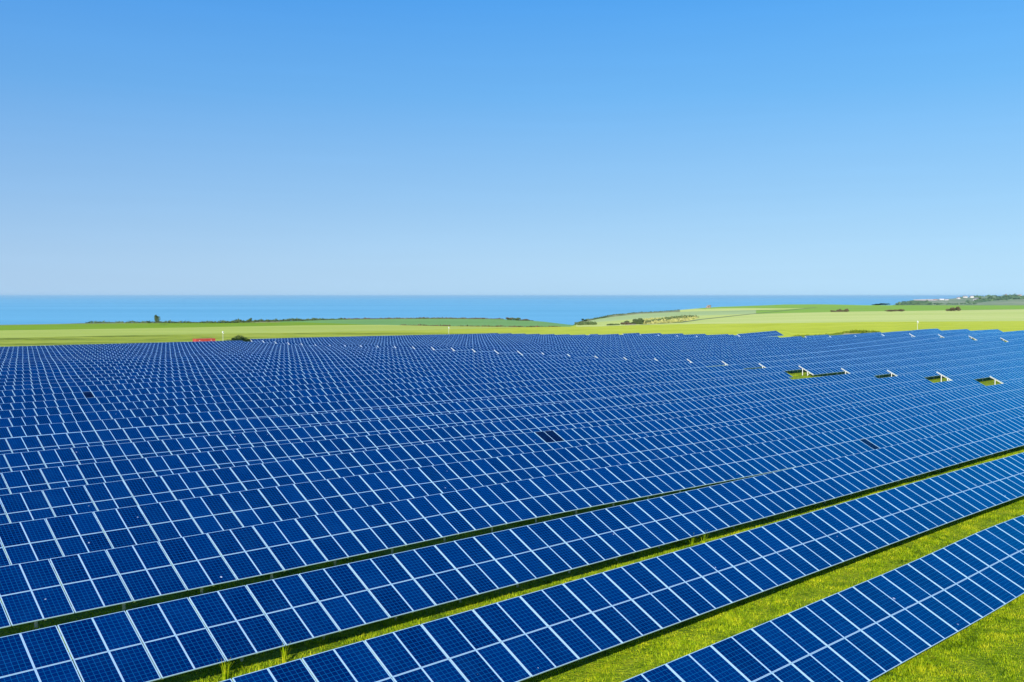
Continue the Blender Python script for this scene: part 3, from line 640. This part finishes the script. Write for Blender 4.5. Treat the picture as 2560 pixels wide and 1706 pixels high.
bank('dry_bank', [(1604, 801, 811), (1640, 798, 810), (1680, 795.5, 808), (1720, 793.5, 803), (1742, 794.5, 796)], 3500, M_DRY, 'dry tan and green grassy bank cutting into the valley crop', .3, 61, .55)
bank('bank_scrub', [(1604, 809.5, 811.5), (1650, 801, 805), (1690, 794.5, 800), (1720, 792.5, 797), (1742, 794, 795.5)], 1600, M_LEAF, 'dark green scrub along the top of the dry bank', 1.1, 62)
bank('bank_scrub', [(1437, 809.5, 812.5), (1475, 808.5, 812.8), (1490, 811.5, 812.8)], 900, M_LEAF, 'dark scrub at the foot of the valley beside the sea', .9, 63)
def track(path, wd, label, ma):
    pts = []
    for (u0, y0), (u1, y1) in zip(path[:-1], path[1:]):
        for t in np.linspace(0, 1, 8, endpoint=False): pts.append((u0+(u1-u0)*t, y0+(y1-y0)*t))
    pts.append(path[-1]); Q = np.array([surf(*p) for p in pts]); Q[:, 2] += CZ+.12
    d = np.gradient(Q, axis=0); d /= np.linalg.norm(d, axis=1)[:, None]; n_ = np.stack([-d[:, 1], d[:, 0], 0*d[:, 0]], 1)*wd/2
    V = np.concatenate([Q-n_, Q+n_]); m_ = len(Q)
    obj('farm_track', mesh_np('farm_track', V, [[i, i+1, m_+i+1, m_+i] for i in range(m_-1)], ma), kind='structure', label=label, cat='track')
M_TRK = noise_mat('track_grass', [(0.12, 0.17, 0.05), (0.20, 0.25, 0.08), (0.30, 0.30, 0.14)], (.05, .6))
track([(1600, 812), (1700, 807), (1751, 799.5), (1870, 786.6), (1955, 778), (2040, 769)], 2.6, 'dark farm track curving up between the pale fields', M_TRK)
track([(1690, 781), (1800, 779.8), (1900, 777), (1955, 775.2)], 3.5, 'thin dark field edge running below the skyline wheat', M_TRK)
track([(2390, 776.4), (2560, 773.8)], 3, 'thin brown field edge right of the far bushes', M_TRK)
patch_pts = [(1561, 813), (1590, 812.3), (1589, 810.6), (1566, 811.2)]
me = bpy.data.meshes.new('sand_patch'); me.from_pydata([tuple(surf(u, y)+np.array([0, 0, CZ+.15])) for u, y in patch_pts], [], [[0, 1, 2, 3]]); me.materials.append(noise_mat('bare_sand', [(.5, .4, .24), (.62, .5, .32), (.7, .6, .4)], (.2, 1))); me.update()
obj('sand_patch', me, kind='structure', label='bare sandy patch under the valley thicket', cat='ground')
plant('bush', 2203, 763.6, 1120, 15, 2.6, M_LEAF_D, 'low dark bush alone on the skyline left of the distant wood', 'bush', seed=70, size=.5)
# tufts of tall grass standing up over the lower edges of near rows
def tuft(u, y, q, label, h=.75, n=60, seed=0, r=.07):
    s, z = at_row(u, y, q); x, yy = (N*q+R*s)[:2]
    gz = float(ground(np.array([x]), np.array([yy]))[0]); rg = np.random.default_rng(seed)
    V = []; F = []
    top = .62+.10*(h/.75)
    for i in range(n):
        a = rg.uniform(0, 6.28); rr_ = rg.uniform(0, r); hh = top*rg.uniform(.65, 1.12); b = rg.uniform(0, 6.28); ln = rg.uniform(.05, .3)
        px, py = math.cos(a)*rr_, math.sin(a)*rr_; w_ = .012
        c, d = math.cos(b), math.sin(b); k0 = len(V)
        V += [(px-d*w_, py+c*w_, 0), (px+d*w_, py-c*w_, 0), (px+c*ln*.4+d*w_, py+d*ln*.4-c*w_, hh*.6), (px+c*ln*.4-d*w_, py+d*ln*.4+c*w_, hh*.6), (px+c*ln, py+d*ln, hh), (px+c*ln+.006, py+d*ln, hh)]
        F += [[k0, k0+1, k0+2, k0+3], [k0+3, k0+2, k0+5, k0+4]]
    o = obj('grass_tuft', mesh_np('grass_tuft', V, F, G_BLADE), label=label, cat='grass tuft', group='tall grass tufts at the panel edges')
    o.location = (x, yy, gz+CZ)
tuft(563, 1632, row_q(-1)-2.6, 'tallest grass tuft poking over the lower edge of a panel at bottom left', seed=1, n=28, r=.09)
tuft(711, 1602, row_q(-1)-2.6, 'grass tuft over the panel edge at the left end of the grass strip', seed=3, n=22)
tuft(1760, 1326, row_q(-1)-2.6, 'small grass tuft poking up at the middle of the third row edge', seed=5, n=14)
tuft(1731, 1336, row_q(-1)-2.6, 'smaller grass tuft just left of the one at the third row edge', seed=6, n=10)

# ------------------------------------------------------------------ container, camera poles, blockhouse
M_RED = noise_mat('red_container_paint', [(0.36, 0.045, 0.030), (0.46, 0.065, 0.045), (0.52, 0.10, 0.07)], (0.8, 6), rough=0.5, spec=.4)
pc = at_depth(490.5, 848, 287); cz = pc[2]-2.59+CZ
root = empty('shipping_container', (pc[0], pc[1], cz), math.atan2(R[1], R[0]), label='red shipping container standing behind the panels on the left', cat='container')
Lc, Wc, Hc = 6.06, 2.44, 2.59
cb = MB()
cb.box(.06, Lc-.06, .06, Wc-.06, .12, Hc-.06)
nrib = 36
for i in range(nrib):
    x0 = .12+(Lc-.24)*i/nrib; cb.box(x0, x0+.08, .022, .06, .16, Hc-.12); cb.box(x0, x0+.08, Wc-.06, Wc-.022, .16, Hc-.12)
for i in range(14):
    y0 = .12+(Wc-.24)*i/14; cb.box(Lc-.06, Lc-.022, y0, y0+.08, .16, Hc-.12)
cb.build('wall', M_RED, root)
rb = MB(); rb.box(.02, Lc-.02, .02, Wc-.02, Hc-.06, Hc-.02)
for i in range(30): x0 = .1+(Lc-.2)*i/30; rb.box(x0, x0+.1, .1, Wc-.1, Hc-.02, Hc)
rb.build('roof', M_RED, root)
for x0 in (0, Lc-.14):
    for y0 in (0, Wc-.14):
        c_ = MB(); c_.box(x0, x0+.14, y0, y0+.14, -.5, Hc); c_.build('corner_post', M_RED, root)
for y0 in (.16, Wc/2+.01):
    d_ = MB(); d_.box(.0, .05, y0, y0+Wc/2-.17, .15, Hc-.12)
    for j in (.3, .8): d_.box(-.03, 0, y0+j, y0+j+.035, .15, Hc-.12)
    d_.build('door', M_RED, root)
mk = MB(); mk.box(1.0, 1.2, .012, .021, 1.95, 2.2); mk.box(4.7, 4.85, .012, .021, 1.95, 2.2); mk.build('marking', M_WHITE, root, label='small pale marking panels on the container side')

M_POLE = mat('pale_grey_paint', (0.62, 0.64, 0.64), .5)
def cam_pole(u, ybase, ytop, Y, label):
    p = at_depth(u, ybase, Y); pt = at_depth(u, ytop, Y); h = pt[2]-p[2]+1.2
    r_ = empty('camera_pole', (p[0], p[1], p[2]-1.2+CZ), label=label, cat='camera pole', group='white camera poles behind the panels')
    a = MB(); a.tube((0, 0, 0), (0, 0, h-.25), .055, .04, 10); a.build('pole', M_POLE, r_)
    a = MB(); a.box(-.16, .16, -.3, .22, h-.22, h+.12); a.tube((0, 0, h+.12), (0, 0, h+.3), .18, .10, 10); a.build('camera_head', M_POLE, r_)
    a = MB(); a.bar((0, 0, h-.5), (.25, 0, h-.35), .04, .04); a.box(.2, .34, -.12, .12, h-.42, h-.3); a.build('floodlight', M_POLE, r_)
cam_pole(557.5, 852, 831, 300, 'leftmost white camera pole, between the red container and the hedge')
cam_pole(1122, 834.5, 819.5, 380, 'white camera pole behind the panels at the centre of the picture')
cam_pole(2293.5, 822.5, 805, 300, 'rightmost white camera pole, in front of the lime crop')

M_CONC = noise_mat('weathered_concrete', [(0.16, 0.13, 0.11), (0.26, 0.21, 0.17), (0.34, 0.29, 0.23)], (.3, 2))
p = at_depth(1771, 770.3, 985)
r_ = empty('blockhouse', (p[0], p[1], p[2]+CZ-.5), -.3, label='small brown concrete blockhouse on the cliff edge against the sea', cat='bunker')
a = MB(); a.add([(-3.2,-2.5,0),(2.6,-2.5,0),(2.6,2.5,0),(-3.2,2.5,0),(-1.2,-2.0,2.6),(2.2,-2.0,3.3),(2.2,2.0,3.3),(-1.2,2.0,2.6)], BOXF); a.build('wall', M_CONC, r_)
a = MB(); a.box(-1.3, 2.5, -2.3, 2.3, 3.0, 3.45); a.build('roof', M_CONC, r_)
a = MB(); a.box(-.2, 1.2, -2.6, -2.2, 1.3, 1.9); a.build('embrasure', mat('dark_opening', (.02, .02, .02)), r_)

# ------------------------------------------------------------------ far headland, village and woods
M_FARG = noise_mat('far_hillside', [(0.16, 0.22, 0.10), (0.26, 0.33, 0.14), (0.46, 0.44, 0.27)], (.003, .02))
hu = np.arange(2225, 3400, 15.0)
rings = []
for Y, yy in ((1500, [(2225, 800), (3400, 800)]), (1900, [(2225, 782), (2240, 766), (2260, 763.5), (3400, 763)]), (2300, [(2225, 775), (2262, 763), (2300, 760), (2400, 759), (2440, 757), (2520, 750), (3400, 744)]),
              (2900, [(2225, 772), (2270, 760), (2310, 753.5), (2400, 752), (2470, 748), (2560, 744), (3400, 742)]), (3500, [(2225, 765), (2275, 752), (2300, 749), (2377, 747.3), (2406, 744.6), (2449, 742), (2476, 741.4), (2560, 741), (3400, 739)]),
              (4300, [(2225, 765), (3400, 765)])):
    rings.append([at_depth(u, ctl(yy, u), Y) for u in hu])
V = []; F = []
for i in range(len(hu)):
    for r0 in rings: V.append(r0[i]+np.array([0, 0, CZ]))
nn = len(rings)
for i in range(len(hu)-1):
    for j in range(nn-1): a = i*nn+j; F.append([a, a+nn, a+nn+1, a+1])
obj('headland', mesh_np('headland', V, F, M_FARG, smooth=True), kind='structure', label='distant green headland with the village at the right edge', cat='hill')
M_SAND = noise_mat('far_sand', [(0.55, 0.45, 0.30), (0.70, 0.60, 0.43), (0.78, 0.70, 0.55)], (.004, .05))
V = [];
for u, y0, y1 in [(2284, 751.5, 749.0), (2300, 751.8, 748.6), (2320, 752, 748), (2335, 752, 748.4), (2350, 751, 749.5)]:
    V += [at_depth(u, y0, 3000)+np.array([0, 0, CZ]), at_depth(u, y1, 3350)+np.array([0, 0, CZ])]
obj('sand_cliff', mesh_np('sand_cliff', V, [[2*i, 2*i+2, 2*i+3, 2*i+1] for i in range(4)], M_SAND), kind='structure', label='sandy bare cliff at the tip of the distant headland', cat='cliff')
def ico_crowns(name, specs, label, cat='wood'):
    """far wood: leafy crowns, each a cloud of small faces round a lumpy core"""
    VV = []; n0 = 0; rg = np.random.default_rng(len(specs)+5)
    for (x, y, z, r0) in specs:
        v, f = leaves(90, (x, y, z), (r0, r0, r0*.85), r0*.30, int(rg.integers(1e6)), lobes=4); VV.append(v)
    V = np.concatenate(VV); obj(name, mesh_np(name, V, np.arange(len(V)).reshape(-1, 4), M_FAR), label=label, cat=cat, kind='stuff')
def wood(outline, ybase, Y, n, seed, r0=5):
    rg = np.random.default_rng(seed); us_ = [o[0] for o in outline]; L_ = []
    for _ in range(n):
        u = rg.uniform(us_[0], us_[-1]); yt = np.interp(u, us_, [o[1] for o in outline]); yb = ybase
        t = rg.uniform(0, 1)**.8; y = yb+(yt-yb)*t*.93+1.2; YY = Y+t*250
        p = at_depth(u, y, YY); L_.append((p[0], p[1], p[2]+CZ, r0*rg.uniform(.7, 1.3)))
    return L_
ico_crowns('wood', wood([(2243, 761.5), (2265, 755), (2296, 753), (2313, 756), (2328, 761)], 762, 1950, 130, 3, 4.2), 'dark green wood at the left end of the distant headland')
ico_crowns('wood', wood([(2415, 761), (2425, 757), (2457, 748), (2483, 744.5), (2508, 742), (2534, 741), (2600, 742), (2700, 740)], 762, 2250, 420, 4, 6), 'large green wood covering the hill at the right edge')
ico_crowns('wood', wood([(2395, 746.5), (2412, 743.5), (2430, 742), (2449, 740.5), (2476, 739.5), (2495, 741.5), (2560, 741), (2620, 740)], 748, 3300, 150, 5, 6), 'bluish trees along the village ridge on the skyline')
ico_crowns('wood', wood([(2330, 760), (2345, 758.5), (2360, 760.5), (2400, 761), (2440, 760)], 762, 1950, 50, 6, 3), 'row of small far bushes behind the skyline field')
M_WALLW = mat('far_white_wall', (0.60, 0.58, 0.55), .8); M_ROOF = mat('far_slate_roof', (0.20, 0.19, 0.22), .8); M_ROOFT = mat('far_tile_roof', (0.42, 0.20, 0.14), .8); M_WIN = mat('far_window', (.05, .06, .08), .3)
def house(u, y, Y, w_, d, h, rz, rm, label, hr=3):
    p = at_depth(u, y, Y); w_, d, h, hr = w_*.8, d*.8, h*.7, hr*.7
    r_ = empty('house', (p[0], p[1], p[2]+CZ-1), rz, label=label, cat='house', group='houses of the distant village')
    a = MB(); a.box(-w_/2, w_/2, -d/2, d/2, 0, h+1); a.build('wall', M_WALLW, r_)
    a = MB(); e = .4
    a.add([(-w_/2-e,-d/2-e,h+1),(w_/2+e,-d/2-e,h+1),(w_/2+e,d/2+e,h+1),(-w_/2-e,d/2+e,h+1),(-w_/2-e,0,h+1+hr),(w_/2+e,0,h+1+hr)], [[0,1,5,4],[1,2,5,5],[2,3,4,5],[3,0,4,4],[3,2,1,0]])
    a.build('roof', rm, r_)
    for k_ in range(3):
        a = MB(); x = -w_/3+k_*w_/3; a.box(x-.6, x+.6, -d/2-.05, -d/2+.05, 2.2, 3.7); a.build('window', M_WIN, r_)
house(2338, 753, 3100, 14, 9, 5, .3, M_ROOFT, 'white house with tiled roof on the sandy end of the headland')
house(2355, 752.2, 3100, 22, 10, 6, .1, M_WALLW, 'largest white building low on the distant headland')
house(2366, 752.5, 3050, 15, 10, 6, -.2, M_ROOF, 'white house right against the largest white building')
house(2413, 744.5, 3250, 16, 10, 6, .4, M_ROOF, 'white house among trees at the left end of the village ridge')
house(2429, 744.2, 3250, 14, 10, 6, .0, M_ROOF, 'second white house among trees on the village ridge')
house(2440, 751, 2700, 17, 9, 5, .3, M_ROOF, 'white house on the slope below the village ridge')
house(2548, 742.5, 3100, 15, 10, 7, .2, M_ROOFT, 'white house at the right edge on the skyline')
house(2396, 747, 3200, 11, 9, 5, .2, M_ROOF, 'small house left of the ridge trees')
p = at_depth(2514.5, 744, 2700); r_ = empty('church_tower', (p[0], p[1], p[2]+CZ), label='slim brick church tower rising over the wood at right', cat='tower')
a = MB(); a.box(-2.6, 2.6, -2.6, 2.6, -3, 7.5); a.build('wall', mat('brick_far', (.45, .28, .2)), r_)
a = MB(); a.add([(-2.9,-2.9,7.5),(2.9,-2.9,7.5),(2.9,2.9,7.5),(-2.9,2.9,7.5),(0,0,10.8)], [[0,1,4,4],[1,2,4,4],[2,3,4,4],[3,0,4,4],[3,2,1,0]]); a.build('roof', M_ROOF, r_)

M_DUST = noise_mat('bare_earth', [(0.20, 0.26, 0.03), (0.42, 0.38, 0.12), (0.62, 0.50, 0.30)], (.08, .5), stretch=(.5, 1, 1))
V = []
cu = np.linspace(1965, 2240, 24)
for u in cu:
    e = float(np.interp(u, U, ends)); t_ = (u-cu[0])/(cu[-1]-cu[0]); wd = 20*math.sin(math.pi*t_)+1
    for Y in (e-4-wd*1.6, e-4):
        x = (u-1280)/FPX*Y; V.append((x, Y, float(ground(np.array([x]), np.array([Y]))[0])+CZ+.08))
obj('bare_earth', mesh_np('bare_earth', V, [[2*i, 2*i+2, 2*i+3, 2*i+1] for i in range(23)], M_DUST), kind='structure', label='pale bare earth and dry grass beside the end of the right hand rows', cat='ground')
# ------------------------------------------------------------------ air
hz = MB(); hz.box(-252000, 252000, -252000, 252000, SEA+CZ-1, 27)
hm = bpy.data.materials.new('sea_haze'); hm.use_nodes = True; t = hm.node_tree; t.nodes.clear()
o = nd(t, 'ShaderNodeOutputMaterial'); v = nd(t, 'ShaderNodeVolumePrincipled'); t.links.new(v.outputs[0], o.inputs['Volume'])
v.inputs['Color'].default_value = (0.46, 0.82, 1.0, 1); v.inputs['Density'].default_value = 3.2e-5
hz.build('haze', hm, kind='stuff', label='thin pale sea haze filling the air to the horizon', cat='haze')
